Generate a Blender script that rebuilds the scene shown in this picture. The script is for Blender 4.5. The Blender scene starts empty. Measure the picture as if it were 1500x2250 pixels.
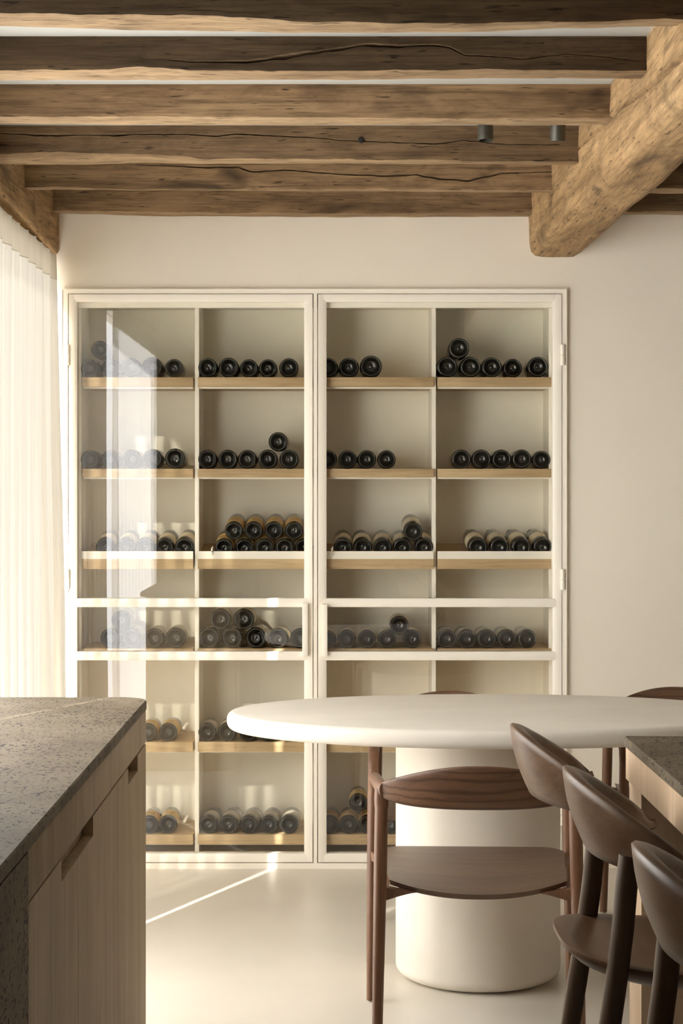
import bpy, bmesh, math, random
from mathutils import Vector, Matrix, noise

random.seed(7)
scene = bpy.context.scene
COL = scene.collection

# ------------------------------------------------------------------ camera
EYE = 1.45
F, VX, VY = 4000.0, 728.0, 1074.0          # focal length and vanishing point for a 1500 x 2250 picture
cam = bpy.data.cameras.new('camera')
cam.sensor_fit = 'VERTICAL'
cam.sensor_height = 36.0
cam.lens = F / 2250 * 36.0
cam.shift_x = (750 - VX) / 2250
cam.shift_y = -(1125 - VY) / 2250
cam.clip_start = 0.05
camo = bpy.data.objects.new('camera', cam)
COL.objects.link(camo)
camo.location = (0, 0, EYE)
camo.rotation_euler = (math.radians(90), 0, 0)
scene.camera = camo

# ------------------------------------------------------------------ sky, sun, exposure
world = bpy.data.worlds.new('sky')
scene.world = world
world.use_nodes = True
bg = world.node_tree.nodes['Background']
bg.inputs[0].default_value = (1.0, 0.99, 0.965, 1)
bg.inputs[1].default_value = 3.6

sun = bpy.data.lights.new('sun', 'SUN')
sun.energy = 7.0
sun.color = (1.0, 0.96, 0.885)
sun.angle = math.radians(0.7)
suno = bpy.data.objects.new('sun', sun)
COL.objects.link(suno)
SUN_DIR = Vector((0.42, 0.907, -0.52)).normalized()
suno.rotation_euler = SUN_DIR.to_track_quat('-Z', 'Y').to_euler()
suno.location = (-4, 0, 5)

scene.view_settings.view_transform = 'Standard'
scene.view_settings.look = 'None'
scene.view_settings.gamma = 1.0
scene.view_settings.use_curve_mapping = False
scene.view_settings.exposure = 1.28
scene.cycles.use_denoising = True
scene.cycles.max_bounces = 14
scene.cycles.diffuse_bounces = 8
scene.cycles.transparent_max_bounces = 16
scene.cycles.sample_clamp_indirect = 6.0


# ------------------------------------------------------------------ helpers
def WX(px, Y):
    return (px - VX) * Y / F


def WZ(py, Y):
    return EYE - (py - VY) * Y / F


def new_mat(name):
    m = bpy.data.materials.new(name)
    m.use_nodes = True
    nt = m.node_tree
    b = nt.nodes['Principled BSDF']
    return m, nt, b


def node(nt, kind, **kw):
    n = nt.nodes.new(kind)
    for k, v in kw.items():
        setattr(n, k, v)
    return n


def rgba(c):
    return (c[0], c[1], c[2], 1)


def ramp(nt, fac, stops):
    r = node(nt, 'ShaderNodeValToRGB')
    els = r.color_ramp.elements
    while len(els) < len(stops):
        els.new(0.5)
    for e, (p, c) in zip(els, stops):
        e.position = p
        e.color = rgba(c) if not isinstance(c, (int, float)) else (c, c, c, 1)
    nt.links.new(fac, r.inputs[0])
    return r.outputs[0]


def coords(nt, scale, kind='Object', rnd=True):
    tc = node(nt, 'ShaderNodeTexCoord')
    mp = node(nt, 'ShaderNodeMapping')
    mp.inputs['Scale'].default_value = scale
    nt.links.new(tc.outputs[kind], mp.inputs['Vector'])
    if rnd:
        oi = node(nt, 'ShaderNodeObjectInfo')
        mul = node(nt, 'ShaderNodeMath', operation='MULTIPLY')
        mul.inputs[1].default_value = 37.0
        nt.links.new(oi.outputs['Random'], mul.inputs[0])
        cb = node(nt, 'ShaderNodeCombineXYZ')
        for i in range(3):
            nt.links.new(mul.outputs[0], cb.inputs[i])
        nt.links.new(cb.outputs[0], mp.inputs['Location'])
    return mp.outputs[0]


def tex_noise(nt, vec, scale=1.0, detail=6.0, rough=0.6, dist=0.0):
    n = node(nt, 'ShaderNodeTexNoise')
    n.inputs['Scale'].default_value = scale
    n.inputs['Detail'].default_value = detail
    n.inputs['Roughness'].default_value = rough
    n.inputs['Distortion'].default_value = dist
    nt.links.new(vec, n.inputs['Vector'])
    return n.outputs['Fac']


def mixc(nt, fac, a, b, mode='MIX'):
    m = node(nt, 'ShaderNodeMix', data_type='RGBA', blend_type=mode)
    if isinstance(fac, (int, float)):
        m.inputs[0].default_value = fac
    else:
        nt.links.new(fac, m.inputs[0])
    for s, v in ((6, a), (7, b)):
        if isinstance(v, tuple):
            m.inputs[s].default_value = rgba(v)
        else:
            nt.links.new(v, m.inputs[s])
    return m.outputs[2]


def bump(nt, b, height, strength=0.3, dist=0.004):
    n = node(nt, 'ShaderNodeBump')
    n.inputs['Strength'].default_value = strength
    n.inputs['Distance'].default_value = dist
    nt.links.new(height, n.inputs['Height'])
    nt.links.new(n.outputs[0], b.inputs['Normal'])


def plain(name, col, rough=0.5, var=0.03, vscale=3.0, bmp=0.0, bscale=60.0, metal=0.0, spec=0.5):
    m, nt, b = new_mat(name)
    v = coords(nt, (1, 1, 1))
    n = tex_noise(nt, v, vscale, 4)
    lo = tuple(c * (1 - var) for c in col)
    hi = tuple(min(1, c * (1 + var)) for c in col)
    nt.links.new(ramp(nt, n, [(0.3, lo), (0.7, hi)]), b.inputs['Base Color'])
    b.inputs['Roughness'].default_value = rough
    b.inputs['Metallic'].default_value = metal
    b.inputs['Specular IOR Level'].default_value = spec
    if bmp:
        bump(nt, b, tex_noise(nt, v, bscale, 5), bmp, 0.002)
    return m


def wood(name, axis, light, mid, dark, grain=60.0, along=1.6, rough=0.5, bmp=0.25, stains=0.0, rings=0.0, spec=0.4, streak=0.45):
    """axis: the direction the grain runs in, in object space"""
    m, nt, b = new_mat(name)
    sc = [grain, grain, grain]
    sc[axis] = along
    v = coords(nt, tuple(sc))
    fib = tex_noise(nt, v, 1.0, 8, 0.65, 0.4)
    sc2 = [grain / 7.0] * 3
    sc2[axis] = along / 2.2
    v2 = coords(nt, tuple(sc2))
    broad = tex_noise(nt, v2, 1.0, 5, 0.55, 0.8)
    col = ramp(nt, broad, [(0.25, dark), (0.5, mid), (0.75, light)])
    fibc = ramp(nt, fib, [(0.30, (0.42, 0.38, 0.34)), (0.52, (1, 1, 1)), (0.75, (1.12, 1.1, 1.06))])
    col = mixc(nt, streak, col, mixc(nt, 1.0, col, fibc, 'MULTIPLY'))
    if rings:
        w = node(nt, 'ShaderNodeTexWave', wave_type='BANDS', bands_direction='Z' if axis != 2 else 'X')
        w.inputs['Scale'].default_value = rings
        w.inputs['Distortion'].default_value = 5.0
        w.inputs['Detail'].default_value = 2.0
        w.inputs['Detail Scale'].default_value = 1.2
        sc3 = [1, 1, 1]
        sc3[axis] = 0.16
        nt.links.new(coords(nt, tuple(sc3)), w.inputs['Vector'])
        rc = ramp(nt, w.outputs['Fac'], [(0.0, (0.45, 0.42, 0.4)), (0.35, (1, 1, 1)), (1.0, (1.05, 1.05, 1.05))])
        col = mixc(nt, 0.75, col, mixc(nt, 1.0, col, rc, 'MULTIPLY'))
    if stains:
        sc6 = [170.0] * 3
        sc6[axis] = 6.0
        f2 = tex_noise(nt, coords(nt, tuple(sc6)), 1.0, 5, 0.7, 0.3)
        f2c = ramp(nt, f2, [(0.30, (0.40, 0.36, 0.32)), (0.50, (1, 1, 1)), (0.72, (1.22, 1.18, 1.10))])
        col = mixc(nt, 0.75, col, mixc(nt, 1.0, col, f2c, 'MULTIPLY'))
        sc7 = [13.0] * 3
        sc7[axis] = 5.0
        blot = tex_noise(nt, coords(nt, tuple(sc7)), 1.0, 6, 0.65, 1.2)
        bc = ramp(nt, blot, [(0.30, (0.50, 0.46, 0.43)), (0.52, (1, 1, 1)), (0.75, (1.25, 1.22, 1.15))])
        col = mixc(nt, 0.7, col, mixc(nt, 1.0, col, bc, 'MULTIPLY'))
        sc4 = [7.0] * 3
        sc4[axis] = 2.6
        st = tex_noise(nt, coords(nt, tuple(sc4)), 1.0, 3, 0.5, 0.6)
        sm = ramp(nt, st, [(0.60, 0.0), (0.72, 1.0)])
        mm = node(nt, 'ShaderNodeMath', operation='MULTIPLY')
        nt.links.new(sm, mm.inputs[0])
        mm.inputs[1].default_value = stains
        col = mixc(nt, mm.outputs[0], col, tuple(c * 0.30 for c in dark))
        # short dark checks and worm-holes along the grain
        sc5 = [110.0] * 3
        sc5[axis] = 12.0
        ck = tex_noise(nt, coords(nt, tuple(sc5)), 1.0, 2, 0.5, 0.2)
        cm = ramp(nt, ck, [(0.655, 0.0), (0.71, 0.85)])
        col = mixc(nt, cm, col, tuple(c * 0.22 for c in dark))
    nt.links.new(col, b.inputs['Base Color'])
    b.inputs['Roughness'].default_value = rough
    b.inputs['Specular IOR Level'].default_value = spec
    if bmp:
        bump(nt, b, fib, bmp, 0.003)
    return m


# ------------------------------------------------------------------ mesh helpers
def link_mesh(name, verts, faces, mat=None, parent=None, smooth=True, auto=None):
    me = bpy.data.meshes.new(name)
    me.from_pydata([tuple(v) for v in verts], [], faces)
    me.validate()
    bm = bmesh.new()
    bm.from_mesh(me)
    bmesh.ops.recalc_face_normals(bm, faces=bm.faces)
    bm.to_mesh(me)
    bm.free()
    if mat:
        me.materials.append(mat)
    if smooth:
        for p in me.polygons:
            p.use_smooth = True
        if auto is not None:
            try:
                me.set_sharp_from_angle(angle=math.radians(auto))
            except Exception:
                pass
    o = bpy.data.objects.new(name, me)
    COL.objects.link(o)
    if parent:
        o.parent = parent
    return o


class MB:
    """collects boxes, lofts and lathes, links them as one mesh object"""

    def __init__(self):
        self.v, self.f = [], []

    def add(self, verts, faces):
        n = len(self.v)
        self.v += [tuple(v) for v in verts]
        self.f += [tuple(i + n for i in f) for f in faces]

    def box(self, x0, x1, y0, y1, z0, z1, bev=0.0):
        if x0 > x1: x0, x1 = x1, x0
        if y0 > y1: y0, y1 = y1, y0
        if z0 > z1: z0, z1 = z1, z0
        if bev <= 0:
            vs = [(x, y, z) for x in (x0, x1) for y in (y0, y1) for z in (z0, z1)]
            self.add(vs, [(0, 1, 3, 2), (4, 6, 7, 5), (0, 4, 5, 1), (2, 3, 7, 6), (0, 2, 6, 4), (1, 5, 7, 3)])
            return
        bm = bmesh.new()
        bmesh.ops.create_cube(bm, size=1.0)
        for v in bm.verts:
            v.co = Vector(((x0 + x1) / 2 + v.co.x * (x1 - x0), (y0 + y1) / 2 + v.co.y * (y1 - y0), (z0 + z1) / 2 + v.co.z * (z1 - z0)))
        bmesh.ops.bevel(bm, geom=list(bm.edges), offset=bev, segments=2, affect='EDGES', profile=0.5)
        bm.verts.index_update()
        self.add([v.co[:] for v in bm.verts], [tuple(v.index for v in f.verts) for f in bm.faces])
        bm.free()

    def loft(self, rings, cap=True, closed=True):
        n = len(rings[0])
        vs = [p for r in rings for p in r]
        fs = []
        for i in range(len(rings) - 1):
            for j in range(n if closed else n - 1):
                k = (j + 1) % n
                fs.append((i * n + j, i * n + k, (i + 1) * n + k, (i + 1) * n + j))
        if cap:
            fs.append(tuple(range(n - 1, -1, -1)))
            m = (len(rings) - 1) * n
            fs.append(tuple(m + j for j in range(n)))
        self.add(vs, fs)

    def tube(self, pts, radii, seg=16, up=Vector((0, 0, 1)), cap=True, sq=1.0):
        """radii: a number or (a, b) pair per point; sq < 1 makes it squarish"""
        pts = [Vector(p) for p in pts]
        rings = []
        for i, p in enumerate(pts):
            t = (pts[min(i + 1, len(pts) - 1)] - pts[max(i - 1, 0)]).normalized()
            u = up if abs(t.dot(up)) < 0.95 else Vector((0, 1, 0))
            s = t.cross(u).normalized()
            w = s.cross(t).normalized()
            r = radii[i] if isinstance(radii, (list, tuple)) else radii
            ra, rb = r if isinstance(r, tuple) else (r, r)
            ring = []
            for j in range(seg):
                a = 2 * math.pi * j / seg
                c, d = math.cos(a), math.sin(a)
                c = math.copysign(abs(c) ** sq, c)
                d = math.copysign(abs(d) ** sq, d)
                ring.append(p + s * (ra * c) + w * (rb * d))
            rings.append(ring)
        self.loft(rings, cap)

    def lathe(self, prof, seg=32, M=None, alt=None):
        """prof: (r, h) pairs revolved about z; r = 0 ends close in a point"""
        n0 = len(self.v)
        M = M or Matrix.Identity(4)
        idx = []
        for k, (r, h) in enumerate(prof):
            if r < 1e-6:
                idx.append([len(self.v)] * seg)
                self.v.append(tuple(M @ Vector((0, 0, h))))
            else:
                row = []
                for j in range(seg):
                    a = 2 * math.pi * j / seg
                    hh = h
                    if alt and k in alt and j % 2:
                        hh += alt[k]
                    row.append(len(self.v))
                    self.v.append(tuple(M @ Vector((r * math.cos(a), r * math.sin(a), hh))))
                idx.append(row)
        for k in range(len(prof) - 1):
            for j in range(seg):
                q = [idx[k][j], idx[k][(j + 1) % seg], idx[k + 1][(j + 1) % seg], idx[k + 1][j]]
                q2 = []
                for i in q:
                    if i not in q2:
                        q2.append(i)
                if len(q2) >= 3:
                    self.f.append(tuple(q2))

    def build(self, name, mat, parent=None, smooth=True, auto=35):
        return link_mesh(name, self.v, self.f, mat, parent, smooth, auto)


def tag(o, label=None, cat=None, group=None, kind=None):
    if label: o['label'] = label
    if cat: o['category'] = cat
    if group: o['group'] = group
    if kind: o['kind'] = kind
    return o


def empty(name, loc=(0, 0, 0), rz=0.0):
    o = bpy.data.objects.new(name, None)
    o.empty_display_size = 0.1
    COL.objects.link(o)
    o.location = loc
    o.rotation_euler = (0, 0, rz)
    return o


def kids(o):
    return [c for c in bpy.data.objects if c.parent == o]


def copy_tree(o, parent=None):
    c = o.copy()
    COL.objects.link(c)
    if parent: c.parent = parent
    for ch in kids(o):
        copy_tree(ch, c)
    return c


def lerp_pts(pts, x):
    if x <= pts[0][0]: return pts[0][1]
    for (a, ya), (b, yb) in zip(pts, pts[1:]):
        if x <= b:
            t = (x - a) / (b - a)
            return ya + (yb - ya) * t
    return pts[-1][1]


def smooth_pts(pts, x):
    if x <= pts[0][0]: return pts[0][1]
    for (a, ya), (b, yb) in zip(pts, pts[1:]):
        if x <= b:
            t = (x - a) / (b - a)
            t = t * t * (3 - 2 * t)
            return ya + (yb - ya) * t
    return pts[-1][1]


def nz(x, y, z, s=1.0):
    return noise.noise(Vector((x * s, y * s, z * s)))


# ------------------------------------------------------------------ materials
M = {}
M['wall'] = plain('beige_plaster', (0.92, 0.86, 0.76), 0.85, 0.025, 1.2, 0.06, 120)
M['kitchen'] = plain('far_kitchen_wall', (0.66, 0.60, 0.52), 0.7)
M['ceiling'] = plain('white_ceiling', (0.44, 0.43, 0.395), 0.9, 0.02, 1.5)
M['floor'] = plain('polished_microcement', (0.70, 0.654, 0.576), 0.32, 0.06, 1.4, 0.03, 25, spec=0.45)
M['frame'] = plain('cream_painted_steel', (0.93, 0.885, 0.80), 0.42, 0.01, 3)
M['carcass'] = plain('taupe_cabinet_lining', (0.93, 0.88, 0.755), 0.65, 0.03, 2.0)
M['plaster'] = plain('ivory_plaster', (0.72, 0.675, 0.60), 0.6, 0.05, 4.0, 0.12, 55, spec=0.35)
M['beam'] = wood('old_oak_beam', 1, (0.56, 0.385, 0.205), (0.42, 0.275, 0.14), (0.25, 0.157, 0.078), 42, 2.0, 0.75, 0.6, 0.75, spec=0.25, streak=0.75)
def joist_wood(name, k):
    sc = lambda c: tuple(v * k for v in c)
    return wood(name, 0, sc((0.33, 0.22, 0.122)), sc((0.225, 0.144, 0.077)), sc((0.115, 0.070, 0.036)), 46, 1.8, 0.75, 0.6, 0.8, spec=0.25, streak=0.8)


M['joist_dark'] = joist_wood('shaded_oak', 0.38)  # shade on the two nearest joists put into a darker oak
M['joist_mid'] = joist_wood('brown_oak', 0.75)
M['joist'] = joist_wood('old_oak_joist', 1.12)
# undersides: bounced light put into paler oak, with real wormholes and nail marks
M['joist_under'] = wood('lit_underside_oak', 0, (0.44, 0.315, 0.19), (0.345, 0.24, 0.14), (0.215, 0.14, 0.077), 46, 2.6, 0.8, 0.6, 0.55, spec=0.2)
M['shelf'] = wood('light_oak', 0, (0.62, 0.46, 0.27), (0.52, 0.375, 0.21), (0.42, 0.29, 0.155), 110, 5.0, 0.5, 0.08)
M['walnut'] = wood('walnut_stain', 0, (0.20, 0.105, 0.060), (0.145, 0.075, 0.043), (0.085, 0.043, 0.026), 70, 3.0, 0.42, 0.05, rings=14, spec=0.5)
M['walnut_leg'] = wood('walnut_stain_leg', 2, (0.23, 0.115, 0.062), (0.17, 0.082, 0.045), (0.11, 0.052, 0.03), 80, 3.0, 0.42, 0.05, spec=0.5)
M['walnut_seat'] = wood('walnut_seat', 0, (0.17, 0.105, 0.068), (0.125, 0.076, 0.049), (0.09, 0.054, 0.035), 120, 3.5, 0.40, 0.06, spec=0.5)
M['stool'] = wood('smoked_oak_stool', 1, (0.17, 0.098, 0.056), (0.128, 0.072, 0.041), (0.085, 0.046, 0.027), 60, 3.0, 0.38, 0.05, spec=0.35)
M['stool_leg'] = wood('smoked_oak_leg', 2, (0.13, 0.085, 0.055), (0.095, 0.060, 0.038), (0.06, 0.037, 0.024), 80, 2.5, 0.45, 0.06, spec=0.5)
M['island_wood'] = wood('greyed_oak_veneer', 2, (0.50, 0.40, 0.27), (0.41, 0.32, 0.21), (0.33, 0.25, 0.16), 38, 2.2, 0.6, 0.04, spec=0.3, streak=0.3)
M['counter_wood'] = wood('pale_oak_veneer', 2, (0.64, 0.47, 0.31), (0.56, 0.405, 0.265), (0.48, 0.34, 0.215), 40, 2.0, 0.6, 0.04, spec=0.3, streak=0.25)
M['lamp'] = plain('bronze_lamp', (0.075, 0.07, 0.055), 0.45, 0.05, 5, metal=0.5)
M['black'] = plain('black_hole', (0.012, 0.010, 0.008), 0.9)
M['steel'] = plain('steel_glide', (0.5, 0.47, 0.42), 0.3, metal=0.9)
M['capsule'] = plain('bottle_capsule', (0.03, 0.02, 0.018), 0.35)
M['track'] = plain('cream_track', (0.8, 0.74, 0.62), 0.5)


def stone_mat():
    m, nt, b = new_mat('pitted_travertine')
    v = coords(nt, (1, 1, 1), rnd=False)
    cloud = tex_noise(nt, v, 5.0, 6, 0.6, 0.6)
    col = ramp(nt, cloud, [(0.25, (0.105, 0.081, 0.054)), (0.5, (0.150, 0.119, 0.082)), (0.75, (0.205, 0.167, 0.119))])
    v2 = coords(nt, (150, 75, 110), rnd=False)
    fleck = tex_noise(nt, v2, 1.0, 4, 0.6)
    col = mixc(nt, 0.55, col, mixc(nt, 1.0, col, ramp(nt, fleck, [(0.3, (0.6, 0.58, 0.55)), (0.6, (1.08, 1.07, 1.05))]), 'MULTIPLY'))
    v3 = coords(nt, (150, 75, 120), rnd=False)
    pit = tex_noise(nt, v3, 1.0, 3, 0.55, 0.3)
    dens = tex_noise(nt, v, 3.5, 3)
    sub = node(nt, 'ShaderNodeMath', operation='MULTIPLY_ADD')
    nt.links.new(dens, sub.inputs[0])
    sub.inputs[1].default_value = 0.22
    nt.links.new(pit, sub.inputs[2])
    pm = ramp(nt, sub.outputs[0], [(0.685, 0.0), (0.725, 1.0)])
    col = mixc(nt, pm, col, (0.022, 0.016, 0.011))
    nt.links.new(col, b.inputs['Base Color'])
    b.inputs['Roughness'].default_value = 0.65
    b.inputs['Specular IOR Level'].default_value = 0.15
    inv = node(nt, 'ShaderNodeMath', operation='SUBTRACT')
    inv.inputs[0].default_value = 1.0
    nt.links.new(pm, inv.inputs[1])
    bump(nt, b, inv.outputs[0], 0.15, 0.002)
    return m


M['stone'] = stone_mat()


def glass_pane_mat():
    m = bpy.data.materials.new('clear_pane')
    m.use_nodes = True
    nt = m.node_tree
    nt.nodes.clear()
    out = node(nt, 'ShaderNodeOutputMaterial')
    mix = node(nt, 'ShaderNodeMixShader')
    tr = node(nt, 'ShaderNodeBsdfTransparent')
    tr.inputs[0].default_value = (0.985, 0.99, 0.97, 1)
    gl = node(nt, 'ShaderNodeBsdfGlossy')
    gl.inputs['Roughness'].default_value = 0.0
    gl.inputs[0].default_value = (0.97, 0.97, 1.0, 1)
    # both faces of a thin pane together: about a tenth head on, more at a glancing angle, the same from either side
    lw = node(nt, 'ShaderNodeLayerWeight')
    lw.inputs[0].default_value = 0.5
    pw = node(nt, 'ShaderNodeMath', operation='POWER')
    pw.inputs[1].default_value = 4.0
    nt.links.new(lw.outputs['Facing'], pw.inputs[0])
    ma = node(nt, 'ShaderNodeMath', operation='MULTIPLY_ADD')
    ma.inputs[1].default_value = 0.86
    ma.inputs[2].default_value = 0.075
    nt.links.new(pw.outputs[0], ma.inputs[0])
    nt.links.new(ma.outputs[0], mix.inputs[0])
    nt.links.new(tr.outputs[0], mix.inputs[1])
    nt.links.new(gl.outputs[0], mix.inputs[2])
    nt.links.new(mix.outputs[0], out.inputs[0])
    return m


M['glass'] = glass_pane_mat()


def bottle_mat():
    m, nt, b = new_mat('dark_bottle_glass')
    v = coords(nt, (1, 1, 1))
    n = tex_noise(nt, v, 12, 3)
    nt.links.new(ramp(nt, n, [(0.3, (0.004, 0.005, 0.004)), (0.7, (0.008, 0.0085, 0.007))]), b.inputs['Base Color'])
    b.inputs['Roughness'].default_value = 0.06
    b.inputs['Specular IOR Level'].default_value = 0.85
    return m


M['bottle'] = bottle_mat()


def label_mat(name, col, band):
    """printed paper: a tinted field, a paler margin and thin lines"""
    m, nt, b = new_mat(name)
    tc = node(nt, 'ShaderNodeTexCoord')
    sp = node(nt, 'ShaderNodeSeparateXYZ')
    nt.links.new(tc.outputs['Object'], sp.inputs[0])
    r = node(nt, 'ShaderNodeMapRange')
    r.inputs[1].default_value, r.inputs[2].default_value = 0.03, 0.13
    nt.links.new(sp.outputs['Y'], r.inputs[0])
    c = ramp(nt, r.outputs[0], [(0.0, col), (0.22, col), (0.225, band), (0.245, col), (0.8, col), (0.805, band), (0.83, col)])
    nt.links.new(c, b.inputs['Base Color'])
    b.inputs['Roughness'].default_value = 0.6
    return m


M['label_tan'] = label_mat('tan_paper', (0.60, 0.42, 0.17), (0.32, 0.16, 0.07))
M['label_cream'] = label_mat('cream_paper', (0.66, 0.58, 0.42), (0.40, 0.30, 0.18))
M['label_grey'] = label_mat('grey_paper', (0.52, 0.48, 0.40), (0.36, 0.31, 0.24))


def curtain_mat(name, clear, trans, diff, share=0.55):
    m = bpy.data.materials.new(name)
    m.use_nodes = True
    nt = m.node_tree
    nt.nodes.clear()
    out = node(nt, 'ShaderNodeOutputMaterial')
    v = coords(nt, (60, 60, 1.2))
    th = tex_noise(nt, v, 1.0, 6, 0.7)
    cd = ramp(nt, th, [(0.25, tuple(c * 0.86 for c in diff)), (0.7, diff)])
    ct = ramp(nt, th, [(0.25, tuple(c * 0.84 for c in trans)), (0.7, trans)])
    d = node(nt, 'ShaderNodeBsdfDiffuse')
    t = node(nt, 'ShaderNodeBsdfTranslucent')
    nt.links.new(cd, d.inputs[0])
    nt.links.new(ct, t.inputs[0])
    ad = node(nt, 'ShaderNodeMixShader')
    ad.inputs[0].default_value = share
    nt.links.new(d.outputs[0], ad.inputs[1])
    nt.links.new(t.outputs[0], ad.inputs[2])
    tr = node(nt, 'ShaderNodeBsdfTransparent')
    tr.inputs[0].default_value = (1.0, 0.96, 0.88, 1)
    lw = node(nt, 'ShaderNodeLayerWeight')
    lw.inputs[0].default_value = 0.5
    inv = node(nt, 'ShaderNodeMath', operation='SUBTRACT')
    inv.inputs[0].default_value = 1.0
    nt.links.new(lw.outputs['Facing'], inv.inputs[1])
    pw = node(nt, 'ShaderNodeMath', operation='POWER')
    pw.inputs[1].default_value = 2.0
    nt.links.new(inv.outputs[0], pw.inputs[0])
    ml = node(nt, 'ShaderNodeMath', operation='MULTIPLY')
    ml.inputs[1].default_value = clear
    nt.links.new(pw.outputs[0], ml.inputs[0])
    mx = node(nt, 'ShaderNodeMixShader')
    nt.links.new(ml.outputs[0], mx.inputs[0])
    nt.links.new(ad.outputs[0], mx.inputs[1])
    nt.links.new(tr.outputs[0], mx.inputs[2])
    nt.links.new(mx.outputs[0], out.inputs[0])
    return m


M['curtain'] = curtain_mat('cream_linen', 0.14, (0.80, 0.775, 0.715), (0.80, 0.765, 0.69), 0.085)
M['curtain_fill'] = curtain_mat('fill_light_linen', 0.0, (0.97, 0.965, 0.95), (0.88, 0.87, 0.85), 0.85)  # linen made far more translucent to let extra light into the room
M['header'] = curtain_mat('shaded_doubled_linen', 0.0, (0.30, 0.27, 0.22), (0.62, 0.56, 0.45), 0.25)  # doubled header band; shade from the window head put into its darker colour

# ------------------------------------------------------------------ the room
YW = 6.96            # back wall
ZC = EYE + 1.165     # top of walls, just above the ceiling
XL = -1.11           # inner face of the window wall
XR = 3.6
YB = -3.0

CX0, CX1 = WX(137, YW), WX(1243, YW)          # cabinet niche
CZ1 = WZ(637, YW)

b = MB()
b.box(-1.4, XR + 0.1, YB - 0.1, 7.6, -0.1, 0.0)
tag(b.build('floor', M['floor'], smooth=False), 'pale polished beige microcement floor', kind='structure')
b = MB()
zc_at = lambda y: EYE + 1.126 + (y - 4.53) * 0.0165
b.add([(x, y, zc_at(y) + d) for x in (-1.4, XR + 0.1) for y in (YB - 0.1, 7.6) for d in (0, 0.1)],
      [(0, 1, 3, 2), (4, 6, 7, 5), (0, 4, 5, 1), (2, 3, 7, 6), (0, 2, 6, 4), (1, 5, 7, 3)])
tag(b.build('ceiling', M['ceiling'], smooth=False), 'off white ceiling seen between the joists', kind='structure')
b = MB()
b.box(-1.4, CX0, YW, YW + 0.5, 0, ZC)
b.box(CX1, XR + 0.1, YW, YW + 0.5, 0, ZC)
b.box(CX0, CX1, YW, YW + 0.5, CZ1, ZC)
tag(b.build('wall_back', M['wall'], smooth=False), 'warm beige plaster wall around the wine cabinet', kind='structure')
b = MB()
b.box(XR, XR + 0.1, YB, 7.5, 0, ZC)
tag(b.build('wall_right', M['kitchen'], smooth=False), 'dark kitchen wall to the right of the picture', kind='structure')
b = MB()
b.box(-1.4, XR + 0.1, YB - 0.1, YB, 0, ZC)
tag(b.build('wall_front', M['kitchen'], smooth=False), 'beige wall behind the camera', kind='structure')
# window wall: two openings behind the curtains, the nearer one widened for fill light
b = MB()
XO = XL - 0.05
for y0, y1, z0, z1 in ((6.83, 7.0, 0, ZC), (5.05, 5.259, 0, ZC), (YB, 3.12, 0, ZC), (2.8, 7.0, 2.315, ZC), (2.8, 7.0, 0, 0.04)):
    b.box(XO, XL, y0, y1, z0, z1)
tag(b.build('wall_left', M['wall'], smooth=False), 'beige window wall behind the curtains', kind='structure')

# ------------------------------------------------------------------ old joists and beams
def make_joist(name, Yf, Yr, x0, x1, front, rear, cracks, label, mat, n=220):
    """front / rear: measured bottom edges; cracks: list of (px, py, width px) lines split into the front face"""
    xs = [x0 + (x1 - x0) * i / (n - 1) for i in range(n)]
    rings = []
    seed = Yf * 3.1
    top = EYE + 1.127 + (Yf - 4.53) * 0.0165
    for x in xs:
        pf = VX + x * F / Yf
        zf = WZ(smooth_pts(front, pf), Yf) + 0.003 * nz(x * 9, seed, 0) + 0.002 * nz(x * 30, seed, 3)
        pr = VX + x * F / Yr
        zr = WZ(smooth_pts(rear, pr), Yr) + 0.002 * nz(x * 11, seed, 7)
        ring = [(x, Yr, top), (x, Yr, zr + 0.03), (x, Yr - 0.002, zr + 0.010), (x, Yr - 0.010, zr)]
        for k in range(1, 4):
            t = k / 4
            ring.append((x, Yr - 0.01 + (Yf + 0.02 - Yr) * t, zr + (zf - zr) * t + 0.0012 * nz(x * 25, seed + k, 1)))
        ring.append((x, Yf + 0.008 + 0.003 * nz(x * 6, seed, 5), zf))
        ring.append((x, Yf + 0.002, zf + 0.003))
        ring.append((x, Yf, zf + 0.010 + 0.003 * nz(x * 8, seed, 9)))
        rows = []
        zlo = zf + 0.014
        zz = [zlo + (top - zlo) * k / 12 for k in range(13)]
        if cracks:
            px = pf
            cz = WZ(lerp_pts([(a, c) for a, c, w in cracks], px), Yf)
            cz += 0.0015 * nz(x * 40, seed, 11) + 0.001 * nz(x * 110, seed, 12)
            w = lerp_pts([(a, w) for a, c, w in cracks], px) * Yf / F
            w = max(0.0002, w * (1.35 + 0.8 * nz(x * 22, seed, 13)))
            if px < cracks[0][0] or px > cracks[-1][0]:
                w = 0.0001
            cz = min(max(cz, zlo + 0.010), top - 0.006)
            m = 5
            below = [zlo + (cz - w / 2 - zlo) * k / m for k in range(m + 1)]
            above = [cz + w / 2 + (top - cz - w / 2) * k / m for k in range(m + 1)]
            dep = min(0.03, w * 5.0)
            rows = [(z, 0) for z in below] + [(cz, dep)] + [(z, 0) for z in above]
        else:
            rows = [(z, 0) for z in zz]
        for z, d in rows:
            y = Yf + d + 0.0022 * nz(x * 5, z * 14, seed) + 0.0010 * nz(x * 14, z * 60, seed)
            ring.append((x, y, z))
        rings.append(ring)
    mb = MB()
    mb.loft(rings)
    o = mb.build(name, mat, None, True, 40)
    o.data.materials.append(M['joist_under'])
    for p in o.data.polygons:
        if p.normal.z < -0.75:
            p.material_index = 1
    tag(o, label, 'ceiling joist', 'old oak joists across the ceiling')
    return o


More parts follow.
